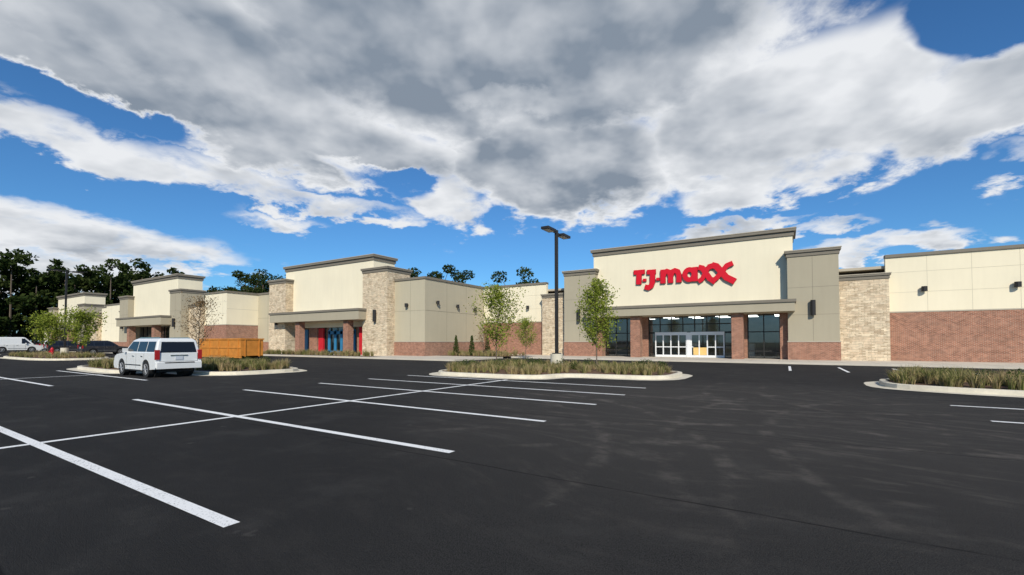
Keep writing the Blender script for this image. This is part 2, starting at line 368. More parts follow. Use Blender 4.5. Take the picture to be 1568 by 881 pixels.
# --- sign lettering
def ribbon(part,pts,w,y0,dep,closed=False):
    pts=[Vector(p) for p in pts]; n=len(pts); L=[];R=[]
    for i,p in enumerate(pts):
        a=pts[i-1] if (i>0 or closed) else None; b=pts[(i+1)%n] if (i<n-1 or closed) else None
        d1=(p-a).normalized() if a is not None else None; d2=(b-p).normalized() if b is not None else None
        if d1 is None: d1=d2
        if d2 is None: d2=d1
        t=(d1+d2).normalized(); nn=Vector((-t.y,t.x)); k=w/2/max(.5,t.dot(d1))
        L.append(p+nn*k); R.append(p-nn*k)
    m=n if closed else n-1
    for i in range(m):
        j=(i+1)%n; q=[L[i],R[i],R[j],L[j]]
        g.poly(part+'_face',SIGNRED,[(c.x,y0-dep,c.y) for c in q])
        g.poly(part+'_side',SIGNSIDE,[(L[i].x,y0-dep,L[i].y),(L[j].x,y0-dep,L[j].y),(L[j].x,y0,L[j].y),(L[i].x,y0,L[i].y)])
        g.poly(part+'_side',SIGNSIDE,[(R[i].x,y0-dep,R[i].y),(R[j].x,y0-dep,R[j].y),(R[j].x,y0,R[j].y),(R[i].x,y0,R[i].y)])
    if not closed:
        for i in (0,n-1): g.poly(part+'_side',SIGNSIDE,[(L[i].x,y0-dep,L[i].y),(R[i].x,y0-dep,R[i].y),(R[i].x,y0,R[i].y),(L[i].x,y0,L[i].y)])
SU=-12.0; kk=[0]
def S(pts,w,closed=False):
    kk[0]+=1; ribbon('sign_letters',[(SU+x,z) for x,z in pts],w,41.4,.17+.004*kk[0],closed)
S([(0,8.00),(1.02,8.00)],.42); S([(.52,8.15),(.46,6.86)],.48); S([(.84,7.22),(1.16,7.22)],.26)
S([(1.22,7.93),(2.02,7.93)],.42); S([(1.74,8.1),(1.72,6.95),(1.58,6.62),(1.34,6.5),(1.02,6.60)],.46)
S([(2.06,7.22),(2.36,7.22)],.26)
S([(2.66,6.8),(2.66,8.05)],.44)
S([(2.70,7.45),(2.80,7.80),(3.0,7.88),(3.22,7.78),(3.32,7.45),(3.32,6.8)],.43)
S([(3.36,7.45),(3.48,7.80),(3.7,7.88),(3.92,7.78),(4.04,7.45),(4.04,6.8)],.43)
S([(4.92+.39*math.cos(t),7.42+.45*math.sin(t)) for t in [k*math.pi/8 for k in range(16)]],.41,True)
S([(5.38,8.05),(5.38,6.8)],.42)
S([(5.66,8.0),(5.98,7.9),(6.55,6.95),(7.0,6.6)],.45); S([(6.75,8.0),(6.4,7.85),(5.95,6.95),(5.64,6.75)],.38)
S([(6.72,8.1),(7.1,7.95),(7.85,6.95),(8.5,6.55)],.52); S([(8.35,8.12),(7.9,7.95),(7.1,6.95),(6.78,6.75)],.40)
S([(6.4,8.04),(6.75,8.12),(7.1,8.0)],.24)
g.finish()
# --- second store (stone towers)
g=store('retail_store',-45.35,32.5,8.0,'B',-59.58,-30,32.5,1.5,1.5,TAN,'R',42.48,topz=10.9,canz=(3.85,5.0))
v=32.5
for p0,p1 in ((-48.9,-48.1),(-40.3,-39.5)):
    g.box('brick_column',BRICK,p0,p1,v-1.5,v-.8,.13,3.85)
for p0,p1 in ((-48.9,-47.3),(-40.3,-39.5)): g.box('brick_pier',BRICK,p0,p1,v+.25,v+.8,.13,3.3)
g.box('blue_panel',BLUE,-51.6,-49.2,v+.3,v+.5,.14,3.0)
g.box('red_panel',REDP,-39.2,-38.0,v-.3,v+.5,.14,3.1)
g.box('red_panel',REDP,-47.1,-46.2,v+.3,v+.5,.14,3.1)
g.box('header_wall',CREAM,-52,-37.6,v+.2,v+.6,3.2,3.87)
storefront(g,-47.2,-40.4,v+.5,.14,3.25,6,[2.4])
for u in (-45.2,-44.1,-43.0,-41.9,-40.8): g.box('blue_doors',BLUE,u-.2,u+.2,v+.35,v+.44,.14,2.9)
g.box('blue_doors',BLUE,-45.3,-40.7,v+.35,v+.43,2.4,2.75); g.box('blue_doors',BLUE,-45.3,-40.7,v+.35,v+.432,.14,.5)
for i in range(4):
    for j in range(3): g.box('ceiling_lights',TUBE,-50+i*3,-48.8+i*3,v+3+j*3,v+3.12+j*3,4.2,4.25)
sconce(g,-32.3,32.5,5.2,.35)
for y in (34.2,37.4,40.5): sconce(g,-30,y,5.5-.05*(y-34),.35,side=True)
g.finish()
# --- third store
g=store('retail_store',-78.6,27.8,7.6,'A',-100,-59.6,28.6,1.5,3.65,CREAM,'R',32.9,topz=10.9,canz=(3.85,5.1))
for p0,p1 in ((-83.6,-82.8),(-75,-74.2)): g.box('brick_column',BRICK,p0,p1,26.3,27.1,.13,3.85)
storefront(g,-86,-71.2,28.6,.14,3.85,10,[2.4]); g.finish()
# --- fourth store
g=store('retail_store',-120.5,29.0,7.9,'A',-142,-100.1,29.9,1.5,1.5,CREAM,'',60,topz=10.9,canz=(3.85,5.1))
for p0,p1 in ((-126,-125.2),(-116,-115.2)): g.box('brick_column',BRICK,p0,p1,27.5,28.3,.13,3.85)
storefront(g,-128,-113,29.8,.14,3.85,10,[2.4]); g.finish()

# ------------------------------------------------------------------ islands
def chaikin(p,n=3):
    for _ in range(n):
        q=[]
        for i in range(len(p)):
            a=Vector(p[i]);b=Vector(p[(i+1)%len(p)]); q+= [a*.82+b*.18,a*.18+b*.82]
        p=q
    return p
def offset(p,d):
    out=[];n=len(p)
    for i in range(n):
        t=(p[(i+1)%n]-p[i-1]).normalized(); out.append(p[i]+Vector((t.y,-t.x))*d)
    return out
def inside(p,x,y):
    c=False;n=len(p)
    for i in range(n):
        a=p[i];b=p[i-1]
        if (a.y>y)!=(b.y>y) and x<(b.x-a.x)*(y-a.y)/(b.y-a.y)+a.x: c=not c
    return c
GR=foliage('ornamental_grass_blades',[(.07,.10,.025),(.17,.19,.055),(.36,.30,.14),(.46,.35,.19),(.28,.17,.13)],.9)
SHR=foliage('shrub_leaves',[(.03,.05,.015),(.06,.09,.025),(.12,.14,.05)],1.2)
def grass_patch(name,pts,hmin,hmax,nb,mat,parent,spread=.28):
    V=[];F=[]
    for (x,y,z) in pts:
        H=random.uniform(hmin,hmax)
        for _ in range(nb):
            a=random.uniform(0,6.283); r=random.uniform(0,.09); lean=random.uniform(.05,1)*spread*(H/.5)
            h=H*random.uniform(.55,1.05); w=random.uniform(.006,.013)
            bx,by=x+r*math.cos(a),y+r*math.sin(a); px,py=-math.sin(a+random.uniform(-1,1)),math.cos(a)
            m=(bx+lean*.35*math.cos(a),by+lean*.35*math.sin(a)); t=(bx+lean*1.1*math.cos(a),by+lean*1.1*math.sin(a))
            i=len(V)
            V+=[(bx-px*w,by-py*w,z),(bx+px*w,by+py*w,z),(m[0]+px*w*.9,m[1]+py*w*.9,z+h*.6),(m[0]-px*w*.9,m[1]-py*w*.9,z+h*.6),(t[0],t[1],z+h)]
            F+=[(i,i+1,i+2,i+3),(i+3,i+2,i+4)]
    return mesh_obj(name,V,F,mat,parent)
def island(poly,ntuft,hmin=.25,hmax=.5,nb=60,dens_edge=.35,nshrub=0):
    p=chaikin(poly); 
    area=sum(p[i-1].x*p[i].y-p[i].x*p[i-1].y for i in range(len(p)))
    if area<0: p=p[::-1]
    e=empty('planting_island'); n=len(p)
    o=offset(p,.42); top=offset(p,-.02); inn=offset(p,-.19); V=[];F=[]
    rings=[(o,.006),(p,.012),(p,.0121),(top,.14),(offset(p,-.05),.155),(inn,.155),(inn,.09)]
    for r,z in rings: V+=[(q.x,q.y,z) for q in r]
    for k in range(len(rings)-1):
        if k==1: continue
        for i in range(n): F.append((k*n+i,k*n+(i+1)%n,(k+1)*n+(i+1)%n,(k+1)*n+i))
    mesh_obj('concrete_kerb',V,F,KERBM,e)
    cx=sum(q.x for q in inn)/n; cy=sum(q.y for q in inn)/n; V=[];F=[]; K=6
    for k in range(K):
        s=1-k/K
        for q in inn: V.append((cx+(q.x-cx)*s,cy+(q.y-cy)*s,.1+.16*(1-s)**.7+random.uniform(-.015,.015)*(k>0)))
    V.append((cx,cy,.27))
    for k in range(K-1):
        for i in range(n): F.append((k*n+i,k*n+(i+1)%n,(k+1)*n+(i+1)%n,(k+1)*n+i))
    for i in range(n): F.append(((K-1)*n+i,(K-1)*n+(i+1)%n,K*n))
    mesh_obj('mulch',V,F,MULCH,e,smooth=True)
    ins=offset(p,-dens_edge); xs=[q.x for q in p]; ys=[q.y for q in p]; T=[]
    tries=0
    while len(T)<ntuft and tries<ntuft*30:
        tries+=1
        x=random.uniform(min(xs),max(xs)); y=random.uniform(min(ys),max(ys))
        if inside(ins,x,y) and math.sin(x*1.3+1)*math.cos(y*1.1)+random.random()>-.2: T.append((x,y,.12))
    grass_patch('ornamental_grass',T,hmin,hmax,nb,GR,e)
    C=[]; k=0
    while k<nshrub:
        x=random.uniform(min(xs),max(xs)); y=random.uniform(min(ys),max(ys))
        if not inside(ins,x,y): continue
        k+=1; R=random.uniform(.22,.38)
        for _ in range(260):
            v=Vector((random.gauss(0,1),random.gauss(0,1),random.gauss(0,1))).normalized()*R*random.random()**.35
            C.append((x+v.x,y+v.y,.15+R*.8+v.z*.85))
    if C: leaves(C,.035,SHR,'shrubs',e)
    return e
def leaves(C,size,mat,name,parent,flat=.0):
    C=np.asarray(C); n=len(C)
    a=rng.normal(size=(n,3)); a/=np.linalg.norm(a,axis=1)[:,None]
    b=rng.normal(size=(n,3)); b-= (a*b).sum(1)[:,None]*a; b/=np.linalg.norm(b,axis=1)[:,None]
    s=size*rng.uniform(.6,1.3,size=(n,1))
    V=np.stack([C-a*s,C-b*s*.55,C+a*s,C+b*s*.55],1).reshape(-1,3)
    me=bpy.data.meshes.new(name); me.vertices.add(4*n); me.vertices.foreach_set('co',V.ravel())
    me.loops.add(4*n); me.loops.foreach_set('vertex_index',np.arange(4*n))
    me.polygons.add(n); me.polygons.foreach_set('loop_start',np.arange(n)*4)
    me.update(calc_edges=True); me.materials.append(mat)
    o=bpy.data.objects.new(name,me); COL.objects.link(o); o.parent=parent; return o
island([(-14.4,15.3),(-8.6,15.6),(-8.0,17.6),(-3.9,17.9),(-3.9,22.3),(-14.4,22.3)],420,.25,.55,nshrub=22)
island([(-21.2,9.85),(-21.0,14.6),(-35,14.6),(-35.5,8.4),(-27.0,8.0),(-26.8,9.8)],400,.28,.62,nshrub=22)
island([(2.7,18.0),(13.8,17.2),(13.8,22.0),(2.9,22.0)],420,.3,.62,nshrub=22)
island([(-50,10.5),(-50,15.4),(-66,15.4),(-66,10.5)],160,.3,.6,40)
island([(-78,9.5),(-78,13),(-92,13),(-92,9.5)],80,.3,.6,30)
bed=empty('planting_bed')
mesh_obj('mulch',[(-29.8,34.4,.15),(-22.2,34.4,.15),(-22.2,39.3,.15),(-29.8,39.3,.15)],[(0,1,2,3)],MULCH,bed)
mesh_obj('mulch_strip',[(-52,28.2,.14),(-33,28.2,.14),(-33,29.8,.14),(-52,29.8,.14)],[(0,1,2,3)],MULCH,bed)
grass_patch('low_planting',[(random.uniform(-51.5,-33.3),random.uniform(28.4,29.6),.14) for _ in range(170)],.3,.75,45,GR,bed)
grass_patch('low_planting_far',[(random.uniform(-29.5,-22.4),random.uniform(34.6,39),.15) for _ in range(130)],.3,.7,45,GR,bed)

# ------------------------------------------------------------------ trees
YG=foliage('young_leaves',[(.10,.14,.02),(.23,.28,.04),(.40,.41,.09)],2.5)
YB=foliage('thin_rusty_leaves',[(.12,.08,.04),(.26,.17,.09),(.28,.22,.10)],2.5)
DG=foliage('dark_leaves',[(.014,.025,.008),(.032,.05,.014),(.075,.095,.028)],.25)
def young_tree(name,x,y,h,w,mat,nl=1500,z0=.15,ls=.055,brn=26):
    g=Group(name,(x,y,z0)); C=[]
    P=[Vector((0,0,-.1))]; 
    for k in range(1,7): P.append(Vector((random.uniform(-.04,.04)*k*.5,random.uniform(-.04,.04)*k*.5,h*.93*k/6)))
    for k in range(6): g.tube('trunk',BARK,P[k],P[k+1],.035*(1-k/6.6),.035*(1-(k+1)/6.6),8,False)
    for i in range(brn):
        t=.2+.75*(i+random.random())/brn; p=P[min(5,int(t*6))].lerp(P[min(6,int(t*6)+1)],t*6-int(t*6))
        a=i*2.4+random.uniform(-.4,.4)
        prof=w/2*max(.18,(1-((t-.42)/.62)**2))*random.uniform(.65,1.2)
        d=Vector((math.cos(a)*prof,math.sin(a)*prof,prof*random.uniform(.9,1.5)))
        q=p+d*.5+Vector((0,0,-.05)); e=p+d; e.z=min(e.z,h*1.03)
        g.tube('branches',BARK,p,q,.014,.01,5,False); g.tube('branches',BARK,q,e,.01,.004,5,False)
        for s in range(int(nl/brn)):
            u=random.uniform(.25,1.08); c=p.lerp(e,u); r=.12+.10*u*w
            C.append(tuple(c+Vector((random.gauss(0,r*.55),random.gauss(0,r*.55),random.gauss(0,r*.6)))))
    for s in range(int(nl*.06)): C.append((random.gauss(0,.12),random.gauss(0,.12),h*random.uniform(.85,1.02)))
    e=g.finish(); leaves(C,ls,mat,'leaves',e); return e
young_tree('young_tree',-13.2,19.9,4.35,2.2,YG,4600,brn=30)
young_tree('young_tree',-8.1,21.3,4.45,1.95,YG,5600,brn=30)
young_tree('young_tree',-19.6,34.2,3.4,1.9,YG,2800)
young_tree('young_tree',-32.4,13.9,4.3,2.3,YB,1500,ls=.05,brn=34)
young_tree('young_tree',-63.5,13.7,4.1,3.2,YG,4200,ls=.09)
young_tree('young_tree',-56.6,14.4,4.1,3.0,YG,4000,ls=.09)
young_tree('young_tree',-25.5,36,2.6,1.3,YB,500)
for x,y in ((-28.6,35.6),(-27.2,36.4),(-25.9,37.3)):
    e=empty('conical_shrub',(x,y,.15)); C=[]
    for _ in range(900):
        z=random.random()**1.3*2.0; r=(1-z/2.1)*.4+.05; a=random.uniform(0,6.28); rr=r*math.sqrt(random.random())
        C.append((rr*math.cos(a),rr*math.sin(a),z))
    leaves(C,.07,SHR,'foliage',e)
def big_tree(name,x,y,h,w,nl=3500,parent=None,ls=.3,crown0=.3):
    g=Group(name,(x,y,0)); C=[]
    g.tube('trunk',BARK,(0,0,-.2),(0,0,h*.35),h*.02,h*.014,9,False); g.tube('trunk',BARK,(0,0,h*.35),(random.uniform(-.4,.4),0,h*.8),h*.014,h*.004,7,False)
    nc=17
    for i in range(nc):
        a=i*2.4+random.random(); t=random.uniform(crown0,.95); r=w/2*math.sqrt(max(.05,1-((t-.58)/.46)**2))*random.uniform(.45,1.0)
        c=Vector((r*math.cos(a),r*math.sin(a),h*t)); g.tube('limbs',BARK,(0,0,h*t*.65),c,h*.007,h*.002,5,False)
        rr=w*random.uniform(.11,.2); n=int(nl/nc)
        v=rng.normal(size=(n,3)); v/=np.linalg.norm(v,axis=1)[:,None]; v*=(rng.uniform(.2,1,size=(n,1))**.5)*rr; v[:,2]*=.7
        C.append(v+np.array(c))
    e=g.finish(); leaves(np.concatenate(C),ls,DG,'crown',e); return e
big_tree('oak_tree',-134+0,70,23,15,4500)
big_tree('oak_tree',-126,66,22,13,4500)
big_tree('oak_tree',-78,75,17.5,9,3000)
big_tree('oak_tree',-71.5,76,18.2,10,3500)
big_tree('oak_tree',-66,76,18.6,10,3500)
big_tree('oak_tree',-61,77,17.8,9,2500)
big_tree('oak_tree',-47,78,16.6,11,3200)
big_tree('oak_tree',-97,72,20,9,2000)
big_tree('oak_tree',-112,70,22,12,3000)
big_tree('oak_tree',-119,66,21,12,3000)
C=[]
gw=Group('distant_woods')
for i in range(130):
    row=i%4
    y=-22+(i/130)*125+random.uniform(-2,2); x=-158-row*5+random.uniform(-2,2)
    h=random.uniform(16,22)+(3 if 20<y<60 else 0); w=random.uniform(8,12)
    gw.tube('trunks',BARK,(x,y,0),(x,y,h*.8),.28,.1,6,False)
    for k in range(15):
        a=random.uniform(0,6.28); t=random.uniform(.10,.96); r=w/2*math.sqrt(max(.08,1-((t-.5)/.55)**2))*random.uniform(.3,1)
        n=70; rr=random.uniform(1.1,2.3)
        v=rng.normal(size=(n,3)); v/=np.linalg.norm(v,axis=1)[:,None]; v*=(rng.uniform(.1,1,size=(n,1))**.5)*rr; v[:,2]*=.75
        C.append(v+np.array((x+r*math.cos(a),y+r*math.sin(a),h*t)))
e=gw.finish(); leaves(np.concatenate(C),.52,DG,'crowns',e)

# ------------------------------------------------------------------ street lamps, hydrant
def street_lamp(x,y,h):
    g=Group('street_lamp',(x,y,0))
    g.tube('concrete_base',KERBM,(0,0,0),(0,0,.93),.3,.3,24); 
    g.box('base_plate',LAMPM,-.17,.17,-.17,.17,.93,.97); g.box('pole',LAMPM,-.07,.07,-.07,.07,.97,h)
    g.box('pole_cap',LAMPM,-.08,.08,-.08,.08,h,h+.03)
    for s in (-1,1):
        y0,y1=sorted((s*.07,s*.45)); g.box('arm',LAMPM,-.03,.03,y0,y1,h-.14,h-.06)
        y0,y1=sorted((s*.42,s*1.25)); g.box('lamp_head',LAMPM,-.2,.2,y0,y1,h-.15,h-.03)
        y0,y1=sorted((s*.5,s*1.15)); g.box('lens',WFRAME,-.15,.15,y0,y1,h-.158,h-.149)
    e=g.finish(.008); return e
street_lamp(-9.5,19.6,6.95); street_lamp(-60.5,14.2,8.6)
h=Group('fire_hydrant',(-57.2,12.6,.2))
h.tube('flange',REDP,(0,0,0),(0,0,.06),.17,.17,16); h.tube('barrel',REDP,(0,0,.06),(0,0,.62),.11,.11,16)
h.tube('collar',REDP,(0,0,.58),(0,0,.64),.15,.15,16); h.tube('bonnet',REDP,(0,0,.64),(0,0,.78),.13,.06,16); h.tube('operating_nut',REDP,(0,0,.78),(0,0,.84),.03,.03,5)
h.tube('side_outlets',REDP,(-.2,0,.46),(.2,0,.46),.055,.055,12); h.tube('front_outlet',REDP,(0,-.21,.42),(0,0,.42),.075,.075,12); h.finish()

# ------------------------------------------------------------------ vehicles
def carpaint(name,c):
    m,nt,out=newmat(name); p=N(nt,'ShaderNodeBsdfPrincipled'); p.inputs['Base Color'].default_value=(*c,1)
    n=noise(nt,position(nt),3,4); nt.links.new(maprange(nt,n,.3,.7,.25,.38,False),p.inputs['Roughness'])
    setin(p,'Coat Weight',.6); setin(p,'Coat Roughness',.05); nt.links.new(p.outputs[0],out.inputs[0]); return m
WHITEP=carpaint('white_car_paint',(.72,.72,.70)); BLACKP=carpaint('dark_car_paint',(.02,.022,.027))
CGL=plain('car_glass',(.012,.013,.015),.06,.05,spec=.5); TYRE=plain('tyre_rubber',(.018,.018,.018),.85,.1)
RIM=plain('alloy_rim',(.35,.35,.35),.45,.05,metal=.5); TL=plain('tail_lamp',(.35,.01,.012),.2,.05,spec=.6); TRIM=plain('black_trim',(.02,.02,.02),.6,.1)
GAP=plain('panel_gap',(.12,.12,.12),.6,.1)
PLATE=plain('licence_plate',(.55,.58,.62),.4,.1); CHROME=plain('chrome',(.6,.6,.6),.15,.02,metal=1)
def vehicle(name,x,y,rz,sc,paint,kind='suv',silver_lower=False):
    e=empty(name,(x,y,0),rz); e.scale=(sc,sc,sc)
    hw=.97; R=.40; ax=(1.13,4.08); AR=.47
    belt=1.2; roof=1.9 if kind!='van' else 2.25
    def arch(cx): return [(cx+AR*math.cos(t),.40+AR*math.sin(t)) for t in [math.radians(d) for d in range(180,-1,-12)]]
    prof=[(.10,.42),(.0,.5),(.0,.74),(.05,.76),(.06,belt)]
    prof+=[(3.72,belt),(3.9,1.17),(4.75,1.08),(5.0,.98),(5.08,.8),(5.13,.72),(5.13,.5),(5.02,.36)]
    prof+=[(ax[1]+AR,.34)]+arch(ax[1])[::-1]+[(ax[1]-AR,.33),(ax[0]+AR,.33)]+arch(ax[0])[::-1]+[(ax[0]-AR,.38)]
    bm=bmesh.new(); n=len(prof)
    Lv=[bm.verts.new((px,hw,pz)) for px,pz in prof]; Rv=[bm.verts.new((px,-hw,pz)) for px,pz in prof]
    bm.faces.new(Lv); bm.faces.new(Rv[::-1])
    for i in range(n): j=(i+1)%n; bm.faces.new((Lv[j],Lv[i],Rv[i],Rv[j]))
    bmesh.ops.recalc_face_normals(bm,faces=bm.faces)
    me=bpy.data.meshes.new('body'); bm.to_mesh(me); bm.free(); me.materials.append(paint)
    o=bpy.data.objects.new('body',me); COL.objects.link(o); o.parent=e
    b=o.modifiers.new('b','BEVEL'); b.width=.03; b.segments=3; b.limit_method='ANGLE'; b.angle_limit=math.radians(40)
    if kind=='van': xb,xf,xb2,xf2=.06,4.35,.12,3.45
    else: xb,xf,xb2,xf2=.07,3.95,.24,3.12
    yb,yt=.935,.78
    rings=[(xb,xf,yb,belt-.03),(xb2-.02,xf2+.02,yt+.02,roof-.10),(xb2+.12,xf2-.18,yt-.12,roof)]
    V=[];F=[]
    for a0,a1,w_,z in rings: V+=[(a0,-w_,z),(a1,-w_,z),(a1,w_,z),(a0,w_,z)]
    for k in range(2):
        for i in range(4): F.append((k*4+i,k*4+(i+1)%4,k*4+4+(i+1)%4,k*4+4+i))
    F.append((8,9,10,11)); cab=mesh_obj('cabin',V,F,paint,e); b=cab.modifiers.new('b','BEVEL'); b.width=.06; b.segments=3
    g=Group('tmp'); bpy.data.objects.remove(g.e); g.e=e
    z0,z1=belt-.03,roof-.10
    def sx(x,t,s):
        w_=yb+(yt+.02-yb)*t; return (x,s*(w_+.012),z0+(z1-z0)*t)
    wins=[((.30,.36),(1.18,1.18)),((1.27,1.27),(2.22,2.22)),((2.31,2.31),(3.62,3.05))] if kind!='van' else [((3.05,3.05),(4.0,3.35))]
    for s in (-1,1):
        for (a0,a1),(b0,b1) in wins:
            g.poly('side_windows',CGL,[sx(a0,.12,s),sx(b0,.12,s),sx(b1,.90,s),sx(a1,.90,s)])
        for cx in ax:
            g.tube('tyres',TYRE,(cx,s*(hw-.26),R),(cx,s*(hw-.02),R),R,R,28)
            g.tube('rims',RIM,(cx,s*(hw-.2),R),(cx,s*(hw-.012),R),R*.68,R*.66,24)
            g.tube('rim_center',TRIM,(cx,s*(hw-.1),R),(cx,s*(hw-.006),R),R*.56,R*.56,24)
            for k in range(6):
                t=k*math.pi/3; c=Vector((cx,s*(hw-.01),R)); dd=Vector((math.cos(t),0,math.sin(t)))
                g.tube('rim_spokes',RIM,c,c+dd*R*.6,.04,.03,6)
            g.tube('wheel_hub',RIM,(cx,s*(hw-.08),R),(cx,s*(hw+.012),R),.07,.06,12)
            g.tube('wheel_well',TRIM,(cx,s*(hw-.5),R),(cx,s*(hw-.27),R),.46,.46,20)
        for xx in (1.32,2.26,3.42): g.box('door_gap',GAP,xx,xx+.014,s*hw-.01,s*hw+.003,.44 if xx>2 else .9,belt-.05)
        for xx in (1.45,2.48): g.box('door_handle',CHROME,xx,xx+.2,s*hw-.03,s*hw+.03,1.0,1.04)
        g.box('side_moulding',GAP if not silver_lower else CHROME,1.65,3.55,s*(hw)-.02,s*(hw)+.014,.56,.61)
        g.box('running_board',TRIM,1.65,3.55,s*(hw-.04)-.06,s*(hw-.04)+.06,.3,.36)
        g.box('mirror',paint,3.38,3.52,s*1.02-.1,s*1.02+.1,1.2,1.4)
        g.box('tail_lights',TL,.005,.12,s*.89-.085,s*.89+.085,.88,1.34)
        g.box('head_lights',WFRAME,4.93,5.07,s*.68-.15,s*.68+.15,.78,.96)
        if kind!='van': g.box('roof_rails',CHROME if silver_lower else TRIM,.55,2.8,s*.62-.02,s*.62+.02,roof-.01,roof+.05)
    g.box('underbody',TRIM,.35,4.8,-.7,.7,.26,.8)
    def rr(y,t): xa=xb+(xb2-.02-xb)*t; return (xa-.012,y,z0+(z1-z0)*t)
    if kind!='van': g.poly('rear_window',CGL,[rr(-.76,.06),rr(.76,.06),rr(.68,.88),rr(-.68,.88)])
    else:
        for s in (-1,1): g.poly('rear_window',CGL,[rr(s*.1,.3),rr(s*.7,.3),rr(s*.66,.8),rr(s*.1,.8)])
    def ff(y,t): xa=xf+(xf2+.02-xf)*t; return (xa+.012,y,z0+(z1-z0)*t)
    g.poly('windscreen',CGL,[ff(-.82,.06),ff(.82,.06),ff(.68,.92),ff(-.68,.92)])
    g.box('rear_bumper',paint,-.08,.2,-.93,.93,.44,.74); g.box('bumper_step',TRIM,-.085,.1,-.62,.62,.70,.748)
    g.box('licence_plate',PLATE,.03,.06,-.16,.16,.86,1.03); g.box('plate_trim',CHROME,.03,.06,-.36,.36,1.05,1.1)
    g.box('tailgate_gap',GAP,.041,.061,-.78,.78,.78,.79)
    for s in (-1,1): g.box('tailgate_gap',GAP,.040,.061,s*.79-.006,s*.79+.006,.78,belt-.03)
    g.box('rear_wiper',TRIM,.045,.06,-.02,.5,1.245,1.26)
    g.box('exhaust',CHROME,-.02,.2,-.72,-.64,.36,.42)
    g.box('grille',TRIM,5.03,5.11,-.45,.45,.62,.92)
    g.finish(); return e
vehicle('parked_suv',-22.0,8.72,math.pi,.875,WHITEP,silver_lower=True)
vehicle('parked_suv',-70,17.7,math.pi/2,.86,BLACKP)
vehicle('parked_suv',-83,17.6,math.pi/2,.86,BLACKP)
vehicle('parked_van',-95,14.6,math.pi/2,.98,WHITEP,'van')
vehicle('parked_suv',-97,20.2,math.pi/2,.9,WHITEP)
vehicle('parked_suv',-108,22,math.pi/2,.9,BLACKP)

# ------------------------------------------------------------------ dumpster
ORG=plain('orange_paint',(.55,.21,.035),.55,.25,2); 
d=Group('roll_off_dumpster',(-47.2,20.3,0))
L,Wd,H=7.4,1.9,1.75
d.box('floor',ORG,0,L,0,Wd,.2,.3); d.box('side_wall',ORG,0,L,0,.06,.2,H); d.box('side_wall',ORG,0,L,Wd-.06,Wd,.2,H)
d.box('end_wall',ORG,0,.06,.062,Wd-.062,.2,H-.002); d.box('end_wall',ORG,L-.06,L,.062,Wd-.062,.2,H-.002)
d.box('top_rail',ORG,-.05,L+.05,-.06,.08,H-.05,H+.07); d.box('top_rail',ORG,-.05,L+.05,Wd-.08,Wd+.06,H-.05,H+.07)
d.box('top_rail',ORG,L-.08,L+.055,.082,Wd-.082,H-.05,H+.068); d.box('bottom_rail',ORG,-.05,L+.05,-.05,.05,.12,.28)
for i in range(5):
    xx=.3+i*1.65; d.box('ribs',ORG,xx,xx+.1,-.05,-.001,.28,H-.05)
d.box('mid_rail',ORG,0,L,-.045,-.001,.95,1.05)
for yy in (.3,1.5): d.box('end_ribs',ORG,L+.001,L+.05,yy,yy+.1,.22,H-.05)
for xx in (.6,L-.8): d.tube('rollers',TRIM,(xx,.1,.12),(xx,Wd-.1,.12),.12,.12,12)
d.finish()

# ------------------------------------------------------------------ world
w=bpy.data.worlds.new('World'); scene.world=w; w.use_nodes=True; nt=w.node_tree; nt.nodes.clear()
SUN=Vector((.45,-.70,.58)).normalized(); sel=math.asin(SUN.z); srot=math.atan2(SUN.x,SUN.y)
sky=N(nt,'ShaderNodeTexSky',sky_type='NISHITA'); sky.sun_disc=False; sky.sun_elevation=sel; sky.sun_rotation=srot
sky.air_density=1.0; sky.dust_density=.3; sky.ozone_density=3.0
tint=mixc(nt,1.0,sky.outputs[0],(.46,.86,1.18),'MULTIPLY')
tc=N(nt,'ShaderNodeTexCoord').outputs['Generated']
def dot(vec):
    n=N(nt,'ShaderNodeVectorMath',operation='DOT_PRODUCT'); nt.links.new(tc,n.inputs[0]); n.inputs[1].default_value=vec; return n.outputs['Value']
fx=dot((-math.sin(YAW),math.cos(YAW),0)); rx=dot((math.cos(YAW),math.sin(YAW),0)); zz=dot((0,0,1))
zc=math_(nt,'MAXIMUM',zz,.0)
den=math_(nt,'ADD',zc,.24)
cp=N(nt,'ShaderNodeCombineXYZ'); nt.links.new(math_(nt,'DIVIDE',rx,den),cp.inputs[0]); nt.links.new(math_(nt,'DIVIDE',fx,den),cp.inputs[1])
P=cp.outputs[0]
po=N(nt,'ShaderNodeVectorMath',operation='ADD'); nt.links.new(P,po.inputs[0]); po.inputs[1].default_value=(.05,-.08,0)
az=math_(nt,'MULTIPLY',math_(nt,'ARCTAN2',rx,fx),57.2958); el=math_(nt,'MULTIPLY',math_(nt,'ARCSINE',zz),57.2958)
n1=noise(nt,P,1.7,4,.5,.1)
n2=noise(nt,P,4.6,7,.60,.15)
n1o=noise(nt,po.outputs[0],3.2,4,.52,.1)
n1c=noise(nt,P,3.2,4,.52,.1)
relief=math_(nt,'SUBTRACT',n1c,n1o)
wn=math_(nt,'SUBTRACT',noise(nt,P,2.2,4,.55),.5)
azw=math_(nt,'MULTIPLY_ADD',wn,15,az); elw=math_(nt,'MULTIPLY_ADD',math_(nt,'SUBTRACT',n2,.5),7,el)
